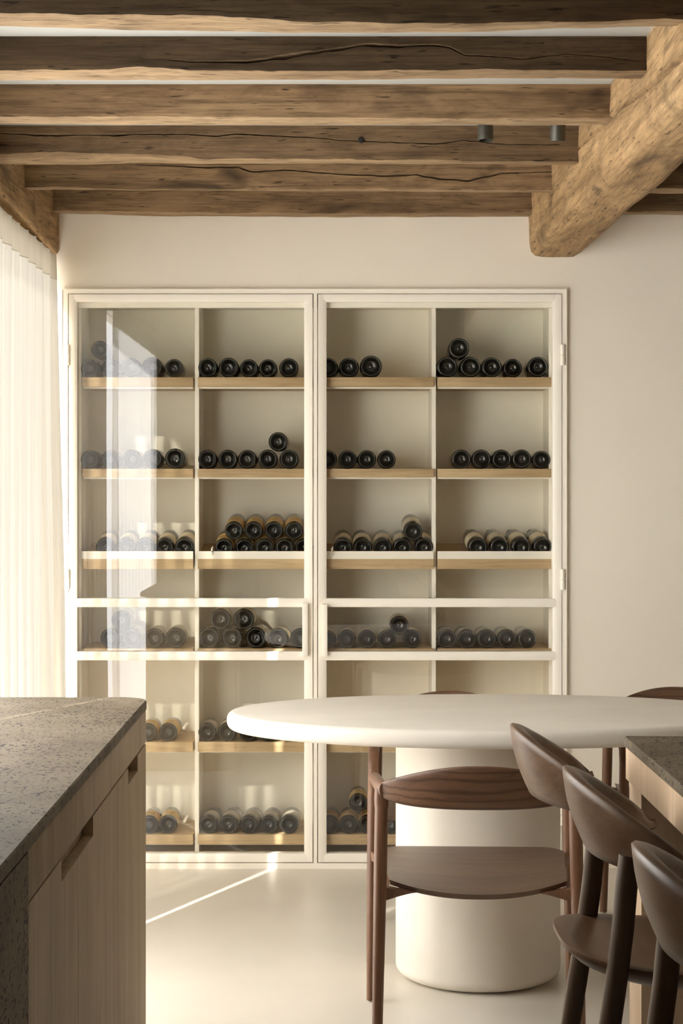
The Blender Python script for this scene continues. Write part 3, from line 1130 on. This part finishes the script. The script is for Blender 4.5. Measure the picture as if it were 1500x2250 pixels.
# ------------------------------------------------------------------ curtains
def make_curtain(y0, y1, label, seed, mat, pleat=0.160, close=0.0):
    n = int((y1 - y0) / 0.0075)
    mz = 46
    ztop, zbot = 2.332, 0.015

    def pos(y, z):
        h = (ztop - z) / (ztop - zbot)
        amp = 0.020 + 0.012 * h
        # flat stepped pleats at the top, opening into soft waves lower down
        ph = (y + 0.012 * nz(y * 1.3, seed, 0) + 0.018 * h * nz(y * 3, seed, z)) / pleat
        fr = ph - math.floor(ph)
        saw = (fr / 0.82) if fr < 0.82 else 1 - (fr - 0.82) / 0.18
        wave = 0.5 - 0.5 * math.cos(2 * math.pi * (ph + 0.12))
        k = min(1, h * 1.3)
        prof = saw * (1 - 0.45 * k) + wave * 0.45 * k
        x = -1.058 + amp * (prof - 0.2) * 1.5
        x += 0.0025 * nz(y * 16, seed + 3, z * 1.5) + 0.008 * h * nz(y * 2.0, seed + 5, z * 0.8)
        flare = max(0, (y - 6.55) / 0.32)
        x += 0.055 * flare * min(1, h * 1.25)
        # the leading edge is pushed along higher up to cut off the sun slit
        lift = min(1.0, max(0.0, (z - 1.50) / 0.12)) * max(0.0, (y - (y1 - 0.10)) / 0.10)
        return x, y + 0.006 * h * nz(y * 9, seed, z) + close * lift

    rows = []
    zs = [ztop - (ztop - zbot) * (j / (mz - 1)) for j in range(mz)]
    zs[0] = ztop
    verts, faces = [], []
    zh = 2.235
    def grid(zlist, wob):
        base = len(verts)
        for j, z in enumerate(zlist):
            for i in range(n):
                y = y0 + (y1 - y0) * i / (n - 1)
                x, yy = pos(y, z)
                zz = z
                if wob and j == 0:
                    zz += 0.004 * nz(y * 18, seed, 20) + 0.003 * nz(y * 50, seed, 21)
                verts.append((x, yy, zz))
        for j in range(len(zlist) - 1):
            for i in range(n - 1):
                a = base + j * n + i
                faces.append((a, a + 1, a + n + 1, a + n))
    root = empty('curtain', ((-1.06), (y0 + y1) / 2, 0.0))
    tag(root, label, 'curtain', 'sheer linen curtains on the left wall')
    off = Vector(root.location)
    lo_z = [zh + 0.002 - (zh + 0.002 - zbot) * (j / (mz - 1)) for j in range(mz)]
    grid(lo_z, False)
    o = link_mesh('curtain_fabric', [Vector(v) - off for v in verts], faces, mat, root, True, None)
    verts, faces = [], []
    hz = [ztop - (ztop - zh) * j / 5 for j in range(6)]

    base = 0
    vv, ff = [], []
    for j, z in enumerate(hz):
        for i in range(n):
            y = y0 + (y1 - y0) * i / (n - 1)
            x, yy = pos(y, z)
            zz = z + ((0.004 * nz(y * 18, seed, 20) + 0.003 * nz(y * 50, seed, 21)) if j == 0 else 0)
            vv.append(Vector((x + 0.001, yy, zz)) - off)
    for j in range(len(hz) - 1):
        for i in range(n - 1):
            a = j * n + i
            ff.append((a, a + 1, a + n + 1, a + n))
    h = link_mesh('curtain_header', vv, ff, M['header'], root, True, None)
    return root


make_curtain(5.472, 6.885, 'sheer cream linen curtain beside the wine cabinet', 1.0, M['curtain'])
make_curtain(3.59, 5.12, 'sheer cream linen curtain nearer the camera, mirrored in the cabinet glass', 14.0, M['curtain_fill'])
make_curtain(3.05, 3.555, 'added thin curtain nearest the camera, letting in fill light', 22.0, M['curtain_fill'], close=0.03)  # added for fill light; its edge closes the sun slit higher up
mb = MB()
mb.box(-1.105, -1.0685, 2.95, 6.93, 2.318, 2.356, 0.001)
tag(mb.build('curtain_track', M['track']), 'cream curtain track under the oak beam', 'curtain track')

# ------------------------------------------------------------------ oval table
TX, TY, TZ = 0.485, 5.44, 0.787
ta, tb, tt = 0.797, 0.464, 0.052
table = empty('dining_table', (TX, TY, 0))
tag(table, 'large oval ivory plaster table on a round drum base', 'table')
rings = []
prof = []
for k in range(0, 17):
    a = math.pi / 2 - math.pi * k / 16
    prof.append((0.022 * math.cos(a) - 0.022, tt / 2 * (math.copysign(abs(math.sin(a)) ** 0.8, math.sin(a)))))
N = 160
mbt = MB()
allr = []
for inset, dz in [(-0.30, tt / 2)] + prof + [(-0.30, -tt / 2)]:
    ring = []
    for i in range(N):
        a = 2 * math.pi * i / N
        ring.append(((ta + inset) * math.cos(a), (tb + inset) * math.sin(a), TZ - tt / 2 + dz))
    allr.append(ring)
mbt.loft(allr)
mbt.build('tabletop', M['plaster'], table, True, 50)
mb = MB()
r = 0.245
prof = [(0, 0.0), (r - 0.045, 0.0)]
for k in range(1, 9):
    a = -math.pi / 2 + math.pi / 2 * k / 8
    prof.append((r - 0.045 + 0.045 * math.cos(a), 0.036 + 0.034 * math.sin(a)))
prof += [(r, 0.3), (r, TZ - tt + 0.001), (0, TZ - tt + 0.001)]
mb.lathe(prof, 96, Matrix.Translation((0.437 - TX, 0, 0)))
mb.build('drum_base', M['plaster'], table, True, 50)

# ------------------------------------------------------------------ dining chairs
def make_chair():
    root = empty('dining_chair', (0, 0, 0))
    RX, RY, FX, FY = 0.245, -0.255, 0.278, 0.255
    # seat: thin saddle board
    nu, nv = 28, 20
    top, bot = [], []
    th = 0.014
    for j in range(nv + 1):
        v = j / nv                       # 0 rear, 1 front
        for i in range(nu + 1):
            u = i / nu * 2 - 1
            hw = 0.226 + 0.030 * v
            y = -0.262 + 0.500 * v
            # rounded front corners and a bowed rear edge
            au = abs(u)
            cut = 0.055 * max(0, (au - 0.78) / 0.22) ** 2.2
            if v > 0.5: y -= cut * (v - 0.5) * 2
            if v < 0.5: y += 0.030 * au ** 2.5 * (0.5 - v) * 2
            z = 0.452 - 0.030 * (1 - au ** 2.2) * (1 - v) ** 1.3 - 0.006 * math.sin(math.pi * v) * (1 - au ** 2)
            z -= 0.006 * (v ** 6)
            top.append((u * hw, y, z))
            bot.append((u * hw * 0.985, y + (0.006 if v < 0.1 else -0.006 if v > 0.9 else 0), z - th))
    vs = top + bot
    n = nu + 1
    K = len(top)
    fs = []
    for j in range(nv):
        for i in range(nu):
            a = j * n + i
            fs.append((a, a + 1, a + n + 1, a + n))
            fs.append((K + a, K + a + n, K + a + n + 1, K + a + 1))
    rim = [i for i in range(n)] + [j * n + nu for j in range(1, nv + 1)] + [nv * n + i for i in range(nu - 1, -1, -1)] + [j * n for j in range(nv - 1, 0, -1)]
    for a, c in zip(rim, rim[1:] + rim[:1]):
        fs.append((a, c, K + c, K + a))
    link_mesh('seat', vs, fs, M['walnut_seat'], root, True, 40)
    # legs
    for sx in (-1, 1):
        mb = MB()
        pts, rad = [], []
        for k in range(12):
            t = k / 11
            z = 0.006 + (0.66 - 0.006) * t
            pts.append((sx * (RX + 0.012 * (1 - t)), RY - 0.03 * (1 - t) ** 1.5, z))
            rr = 0.0135 + 0.0045 * min(1, t * 1.35)
            rad.append((rr * 0.95, rr * 1.05))
        mb.tube(pts, rad, 18)
        leg = mb.build('leg', M['walnut_leg'], root)
        mb = MB()
        mb.lathe([(0, -0.0), (0.010, 0.0), (0.010, 0.004), (0.006, 0.006), (0, 0.006)], 16, Matrix.Translation(pts[0]) @ Matrix.Translation((0, 0, -0.006)))
        mb.build('glide', M['steel'], leg)
        mb = MB()
        pts, rad = [], []
        for k in range(12):
            t = k / 11
            z = 0.006 + (0.595 - 0.006) * t
            pts.append((sx * (FX + 0.004 * (1 - t) - 0.006 * t), FY + 0.01 * (1 - t), z))
            rr = 0.0105 + 0.005 * min(1, t * 1.35)
            rad.append(rr)
        mb.tube(pts, rad, 18)
        leg = mb.build('leg', M['walnut_leg'], root)
        mb = MB()
        mb.lathe([(0, -0.0), (0.009, 0.0), (0.009, 0.004), (0.006, 0.006), (0, 0.006)], 16, Matrix.Translation(pts[0]) @ Matrix.Translation((0, 0, -0.006)))
        mb.build('glide', M['steel'], leg)
        # arm: rises from the front leg, bends and runs back to the rear joint
        mb = MB()
        ctrl = [(FX - 0.006, FY, 0.585), (FX - 0.006, FY - 0.002, 0.612), (FX - 0.008, FY - 0.018, 0.634), (FX - 0.010, FY - 0.05, 0.644), (FX - 0.014, FY - 0.12, 0.650),
                (FX - 0.020, 0.02, 0.660), (FX - 0.028, -0.12, 0.672), (RX + 0.002, RY + 0.05, 0.682), (RX, RY + 0.0, 0.687), (RX - 0.006, RY - 0.02, 0.688)]
        rads = [(0.0155, 0.0155), (0.0155, 0.0165), (0.016, 0.017), (0.017, 0.014), (0.018, 0.013), (0.018, 0.013), (0.0175, 0.015), (0.0175, 0.019), (0.018, 0.022), (0.012, 0.018)]
        mb.tube([(sx * a, c, d) for a, c, d in ctrl], rads, 18)
        # the joint swelling down into the rear leg
        mb.tube([(sx * RX, RY, 0.640), (sx * RX, RY, 0.665), (sx * (RX - 0.001), RY, 0.688), (sx * (RX - 0.004), RY, 0.703)],
                [(0.0180, 0.0185), (0.019, 0.020), (0.0185, 0.021), (0.006, 0.008)], 18)
        mb.build('arm', M['walnut_leg'], root)
        # seat bracket
        mb = MB()
        rg = []
        for k in range(8):
            t = k / 7
            x = sx * (RX - 0.004 - 0.085 * t)
            zt_ = 0.437 - 0.012 * t
            dp = 0.034 * (1 - t) ** 1.2 + 0.002
            hw = 0.016 * (1 - 0.5 * t)
            yb = RY + 0.012
            rg.append([(x, yb - hw, zt_), (x, yb + hw, zt_), (x, yb + hw * 0.7, zt_ - dp), (x, yb - hw * 0.7, zt_ - dp)])
        mb.loft(rg)
        rg = []
        for k in range(10):
            t = k / 9
            y = RY + (FY - RY) * t
            x = sx * (RX + (FX - RX) * t - 0.004 - 0.024 * math.sin(math.pi * t))
            zt_ = 0.430
            rg.append([(x - 0.009, y, zt_), (x + 0.009, y, zt_), (x + 0.007, y, zt_ - 0.028 + 0.012 * math.sin(math.pi * t)), (x - 0.007, y, zt_ - 0.028 + 0.012 * math.sin(math.pi * t))])
        mb.loft(rg)
        mb.build('seat_rail', M['walnut_leg'], root, True, 50)
    # backrest
    mb = MB()
    rg = []
    nb = 44
    for i in range(nb + 1):
        u = -1 + 2 * i / nb
        x = u * (RX - 0.004)
        y = RY - 0.012 - 0.092 * (1 - abs(u) ** 2.2)
        zb = 0.655 - 0.004 * (1 - u * u) + 0.012 * abs(u) ** 8
        zt_ = 0.708 + 0.056 * (1 - abs(u) ** 2.0)
        thk = 0.0135 + 0.004 * abs(u) ** 3
        c = Vector((x, y, (zb + zt_) / 2))
        hh = (zt_ - zb) / 2
        # normal of the curve in plan
        dy = -0.092 * (-2.2 * abs(u) ** 1.2 * math.copysign(1, u)) / (RX - 0.004)
        tn = Vector((1, dy, 0)).normalized()
        nn = Vector((-tn.y, tn.x, 0))
        ring = []
        for j in range(20):
            a = 2 * math.pi * j / 20
            ca, sa = math.cos(a), math.sin(a)
            pa = math.copysign(abs(ca) ** 0.75, ca) * thk * 0.5
            pb = math.copysign(abs(sa) ** 0.55, sa) * hh
            lean = 0.012 * (pb / max(hh, 0.001)) * (1 - abs(u))
            ring.append(c + nn * pa + Vector((0, -lean, pb)))
        rg.append(ring)
    mb.loft(rg)
    mb.build('backrest', M['walnut'], root, True, 60)
    return root


chair = make_chair()
tag(chair, 'walnut armchair with curved back, in front of the drum base, back to camera', 'chair', 'walnut dining chairs round the oval table')
chair.location = (0.3815, 4.873, 0)
chair.rotation_euler = (0, 0, math.radians(-2.1))
c2 = copy_tree(chair)
c2.location = (0.399, 5.815, 0)
c2.rotation_euler = (0, 0, math.radians(180))
c2['label'] = 'walnut armchair behind the drum base, only legs and back crest showing'
c3 = copy_tree(chair)
c3.location = (1.186, 5.94, 0)
c3.rotation_euler = (0, 0, math.radians(180))
c3['label'] = 'walnut armchair behind the table at the right edge of the picture'

# ------------------------------------------------------------------ left kitchen island
IX = -0.463
island = empty('kitchen_island', (-1.0 + 0.1, 3.5, 0))
tag(island, 'grey travertine topped kitchen island with greyed oak doors at lower left', 'kitchen island')
IO = Vector(island.location)


def ipart(mb, name, mat, root, off, parent=None, auto=35):
    o = mb.build(name, mat, parent or root, True, auto)
    for v in o.data.vertices:
        v.co -= off
    return o


IY0, IY1, IZ = 2.15, 4.632, 0.92
IXL = -0.985
IYB = 2.784
# worktop with rounded far corners
mb = MB()


def rounded_rect(x0, x1, y0, y1, rads, seg=10):
    """rads: (x1y1, x0y1, x0y0, x1y0)"""
    out = []
    for (cx, cy, a0), rr in zip(((x1, y1, 0), (x0, y1, 90), (x0, y0, 180), (x1, y0, 270)), rads):
        sx = -1 if cx == x1 else 1
        sy = -1 if cy == y1 else 1
        if rr <= 0:
            out.append((cx, cy))
            continue
        for k in range(seg + 1):
            a = math.radians(a0 + 90 * k / seg)
            out.append((cx + sx * rr + rr * math.cos(a), cy + sy * rr + rr * math.sin(a)))
    return out


def slab(mb, outline, z0, z1, ease=0.003):
    n = len(outline)
    cx = sum(p[0] for p in outline) / n
    cy = sum(p[1] for p in outline) / n

    def ins(d):
        res = []
        for i in range(n):
            a, p, c = Vector(outline[i - 1]), Vector(outline[i]), Vector(outline[(i + 1) % n])
            e1 = (p - a).normalized() if (p - a).length > 1e-9 else Vector((0, 0))
            e2 = (c - p).normalized() if (c - p).length > 1e-9 else e1
            t = (e1 + e2)
            t = t.normalized() if t.length > 1e-6 else e1
            nrm = Vector((-t.y, t.x))
            k = 1.0 / max(0.5, nrm.dot(Vector((-e2.y, e2.x))))
            res.append(p + nrm * d * k)
        return res
    i1 = ins(ease)
    mb.loft([[(p[0], p[1], z0) for p in i1], [(p[0], p[1], z0 + ease) for p in outline],
             [(p[0], p[1], z1 - ease) for p in outline], [(p[0], p[1], z1) for p in i1]])


slab(mb, rounded_rect(IXL, IX, IY0, IY1, (0.075, 0.075, 0.0, 0.0)), IZ - 0.025, IZ)
ipart(mb, 'worktop', M['stone'], island, IO)
mb = MB()
mb.box(IXL, IX, IY0, IYB, 0.0, IZ - 0.025)
ipart(mb, 'stone_end', M['stone'], island, IO)
BX = IX - 0.0045       # cabinet face
BYE = IY1 - 0.045
ZR = EYE - 0.639       # underside of the upper rail
mb = MB()
slab(mb, rounded_rect(IXL + 0.03, BX - 0.022, IYB + 0.001, BYE, (0.01, 0.01, 0, 0)), 0.0, IZ - 0.026, 0.002)
ipart(mb, 'carcass', M['island_wood'], island, IO)
mb = MB()
mb.box(BX - 0.021, BX, IYB + 0.001, BYE, ZR, IZ - 0.0255, 0.001)
ipart(mb, 'top_rail', M['island_wood'], island, IO)
# doors with finger notches cut from their top edge
ZD = ZR - 0.004
NH = 0.038
for (y0, y1, notch) in ((IYB + 0.003, 3.3640, (3.153, 3.3640)), (3.3662, 3.985, (3.3662, 3.572)), (3.9872, BYE, (4.185, 4.393))):
    pts = [(y0, 0.03), (y1, 0.03), (y1, ZD)]
    n0, n1 = notch
    if n1 < y1 - 0.001:
        pts += [(n1, ZD), (n1, ZD - NH)]
    else:
        pts = pts[:-1] + [(y1, ZD - NH)]
    if n0 > y0 + 0.001:
        pts += [(n0, ZD - NH), (n0, ZD), (y0, ZD)]
    else:
        pts += [(y0, ZD - NH)]
    mb = MB()
    mb.loft([[(BX - 0.020, p[0], p[1]) for p in pts], [(BX - 0.0012, p[0], p[1]) for p in pts], [(BX, p[0] + (0.001 if p[0] == y0 else -0.001 if p[0] == y1 else 0), p[1] - (0.001 if p[1] == ZD else 0)) for p in pts]])
    dr = ipart(mb, 'cabinet_door', M['island_wood'], island, IO, None, 30)

# ------------------------------------------------------------------ right kitchen counter
KX, KY1 = 0.625, 3.905
counter = empty('kitchen_counter', (1.0, 2.6, 0))
tag(counter, 'travertine topped pale oak breakfast counter at lower right', 'kitchen counter')
KO = Vector(counter.location)
mb = MB()
slab(mb, rounded_rect(KX, 1.45, 1.2, KY1, (0.012, 0.012, 0, 0)), IZ - 0.022, IZ)
ipart(mb, 'worktop', M['stone'], counter, KO)
mb = MB()
mb.box(KX + 0.005, KX + 0.03, 1.2, KY1 - 0.005, 0.829, IZ - 0.0225, 0.001)
mb.box(KX + 0.03, 1.44, KY1 - 0.03, KY1 - 0.005, 0.829, IZ - 0.0225, 0.001)
ipart(mb, 'apron', M['counter_wood'], counter, KO)
mb = MB()
mb.box(KX + 0.012, 1.44, 3.745, KY1 - 0.012, 0.0, 0.829, 0.001)
ipart(mb, 'end_panel', M['counter_wood'], counter, KO)
mb = MB()
mb.box(KX + 0.42, 1.44, 1.2, 3.745, 0.0, 0.829)
ipart(mb, 'carcass', M['stool_leg'], counter, KO)

# ------------------------------------------------------------------ counter stools
def make_stool(loc, label, legs_rear, legs_front, seat_c, seat_r, shell_dx=0.0, lean=0.15):
    """local x points at the counter; shell leftmost top at x = -0.33"""
    root = empty('counter_stool', loc)
    tag(root, label, 'stool', 'smoked oak counter stools')
    # shell
    mb = MB()
    rg = []
    TH = math.radians(68)
    n = 48
    for i in range(n + 1):
        u = -1 + 2 * i / n
        th = u * TH
        au = abs(u)
        zt_ = 0.972 - 0.118 * au ** 1.9
        zb = 0.838 - 0.016 * au ** 1.5
        endk = 1.0
        if au > 0.84:
            endk = math.sqrt(max(0.0, 1 - ((au - 0.84) / 0.16) ** 2)) * 0.96 + 0.04
        Rt, Rb = 0.290, 0.280
        xt = -0.33 + Rt * (1 - math.cos(th)) + shell_dx
        xb = -0.292 + Rb * (1 - math.cos(th)) + shell_dx
        yt, ybm = Rt * math.sin(th), Rb * math.sin(th)
        inward = Vector((math.cos(th), -math.sin(th), 0))
        zc = (zt_ + zb) / 2
        zt2 = zc + (zt_ - zc) * endk
        zb2 = zc + (zb - zc) * endk
        To, Bo = Vector((xt, yt, zt2)), Vector((xb, ybm, zb2))
        ring = []
        # outer side bottom -> top, over the rim, inner side top -> bottom
        k1, k2 = 8, 8
        rim_w = 0.030 * (0.5 + 0.5 * endk)
        bot_w = 0.024 * (0.5 + 0.5 * endk)
        for k in range(k1):
            t = k / (k1 - 1)
            bow = 0.008 * math.sin(math.pi * t)
            ring.append(Bo.lerp(To, t) - inward * bow + Vector((0, 0, 0)))
        Ti = To + inward * rim_w + Vector((0, 0, -0.010))
        ring.append(To + inward * 0.004 + Vector((0, 0, 0.003)))
        ring.append(To + inward * (rim_w * 0.5) + Vector((0, 0, 0.0015)))
        Bi = Bo + inward * bot_w + Vector((0, 0, 0.004))
        for k in range(k2):
            t = k / (k2 - 1)
            dish = 0.012 * math.sin(math.pi * t)
            ring.append(Ti.lerp(Bi, t) - inward * dish * 0.5)
        ring.append(Bo + inward * bot_w * 0.5 + Vector((0, 0, -0.003)))
        if endk < 1.0:
            mid = sum(ring, Vector()) / len(ring)
            kk = 0.15 + 0.85 * endk
            ring = [Vector((mid.x + (p.x - mid.x) * kk, mid.y + (p.y - mid.y) * kk, p.z)) for p in ring]
        rg.append(ring)
    mb.loft(rg)
    mb.build('backrest', M['stool'], root, True, 70)
    # rear legs: floor to shell
    for (x, y, xtop, sgn) in legs_rear:
        ztop = 0.838 if (sgn == 0 and y > 0) else 0.86
        mb = MB()
        pts, rad = [], []
        for k in range(16):
            t = k / 15
            z = ztop * t
            xx = x + lean * z
            if xtop is not None and z > 0.70:
                q = (z - 0.70) / 0.16
                xx += (xtop - (x + lean * 0.86)) * q * q * (3 - 2 * q)
            pts.append((xx, y + sgn * 0.03 * (1 - t), z))
            w = (0.0135 + 0.0055 * min(1, t * 1.6)) * (1.0 if sgn else 0.78)
            rad.append((w * 1.02, w * 0.92))
        mb.tube(pts, rad, 20, Vector((1, 0, 0)), True, 0.8)
        mb.build('leg', M['stool_leg'], root, True, 60)
    for (x, y, sgn) in legs_front:
        mb = MB()
        pts, rad = [], []
        for k in range(12):
            t = k / 11
            pts.append((x - 0.03 * t, y + sgn * 0.03 * (1 - t), 0.655 * t))
            rad.append(0.0125 + 0.005 * min(1, t * 1.6))
        mb.tube(pts, rad, 18, Vector((1, 0, 0)), True, 0.85)
        mb.build('leg', M['stool_leg'], root, True, 60)
    # footrest between the front legs
    (fx, fy, _), (gx, gy, _) = legs_front
    mb = MB()
    mb.tube([(fx - 0.012, fy, 0.26), (fx - 0.012, gy, 0.26)], [(0.010, 0.014)] * 2, 14)
    mb.build('footrest', M['stool_leg'], root)
    # seat: dished round-cornered board with a bevelled underside
    mb = MB()
    sx, sy = seat_c
    rx, ry = seat_r
    rings = []
    N = 56

    def sup(k, dz, dish):
        ring = []
        for i in range(N):
            a = 2 * math.pi * i / N
            ca, sa = math.cos(a), math.sin(a)
            px = math.copysign(abs(ca) ** 0.68, ca) * rx * k
            py = math.copysign(abs(sa) ** 0.68, sa) * ry * k
            lift = 0.022 * max(0, -px / rx) ** 2 * (k > 0.3)
            ring.append((sx + px, sy + py, 0.676 + dz + lift))
        return ring
    rings = [sup(0.02, -0.010, 0), sup(0.3, -0.010, 0), sup(0.6, -0.007, 0), sup(0.85, -0.002, 0), sup(0.96, 0.001, 0), sup(0.995, -0.001, 0), sup(1.0, -0.006, 0),
             sup(0.985, -0.012, 0), sup(0.90, -0.026, 0), sup(0.7, -0.040, 0), sup(0.02, -0.042, 0)]
    mb.loft(rings)
    mb.build('seat', M['stool'], root, True, 60)
    return root


SB = 0.86 * 0.15
legs_r = [(-0.258 - SB + 0.02, 0.17, -0.245, 1), (-0.258 - SB + 0.02, -0.17, -0.245, -1)]
legs_f = [(0.10, 0.16, 1), (0.10, -0.16, -1)]
make_stool((0.725, 3.10, 0), 'middle stool, smoked oak with scooped shell back, its seat showing', legs_r, legs_f, (-0.115, 0.0), (0.228, 0.205))
make_stool((0.732, 2.42, 0), 'nearest stool, its scooped oak shell cut by the right edge of the picture', legs_r, legs_f, (-0.115, 0.0), (0.228, 0.205))
# the farthest one: same shell, legs and seat further in under the counter
o1 = (0.691, 3.67, 0)
lean = 0.15


def rear_far(px, py_, Y, top):
    xw = WX(px, Y)
    z = WZ(py_, Y)
    return (xw - o1[0] - lean * z, Y - o1[1], top, 0)


make_stool(o1, 'farthest stool, its oak shell overlapping the dining chair and the table edge',
           [rear_far(1302, 1900, 3.90, -0.172), rear_far(1302, 1900, 3.44, None)], [(0.14, 0.04, 0), (0.14, -0.20, 0)], (0.045, -0.075), (0.13, 0.14))
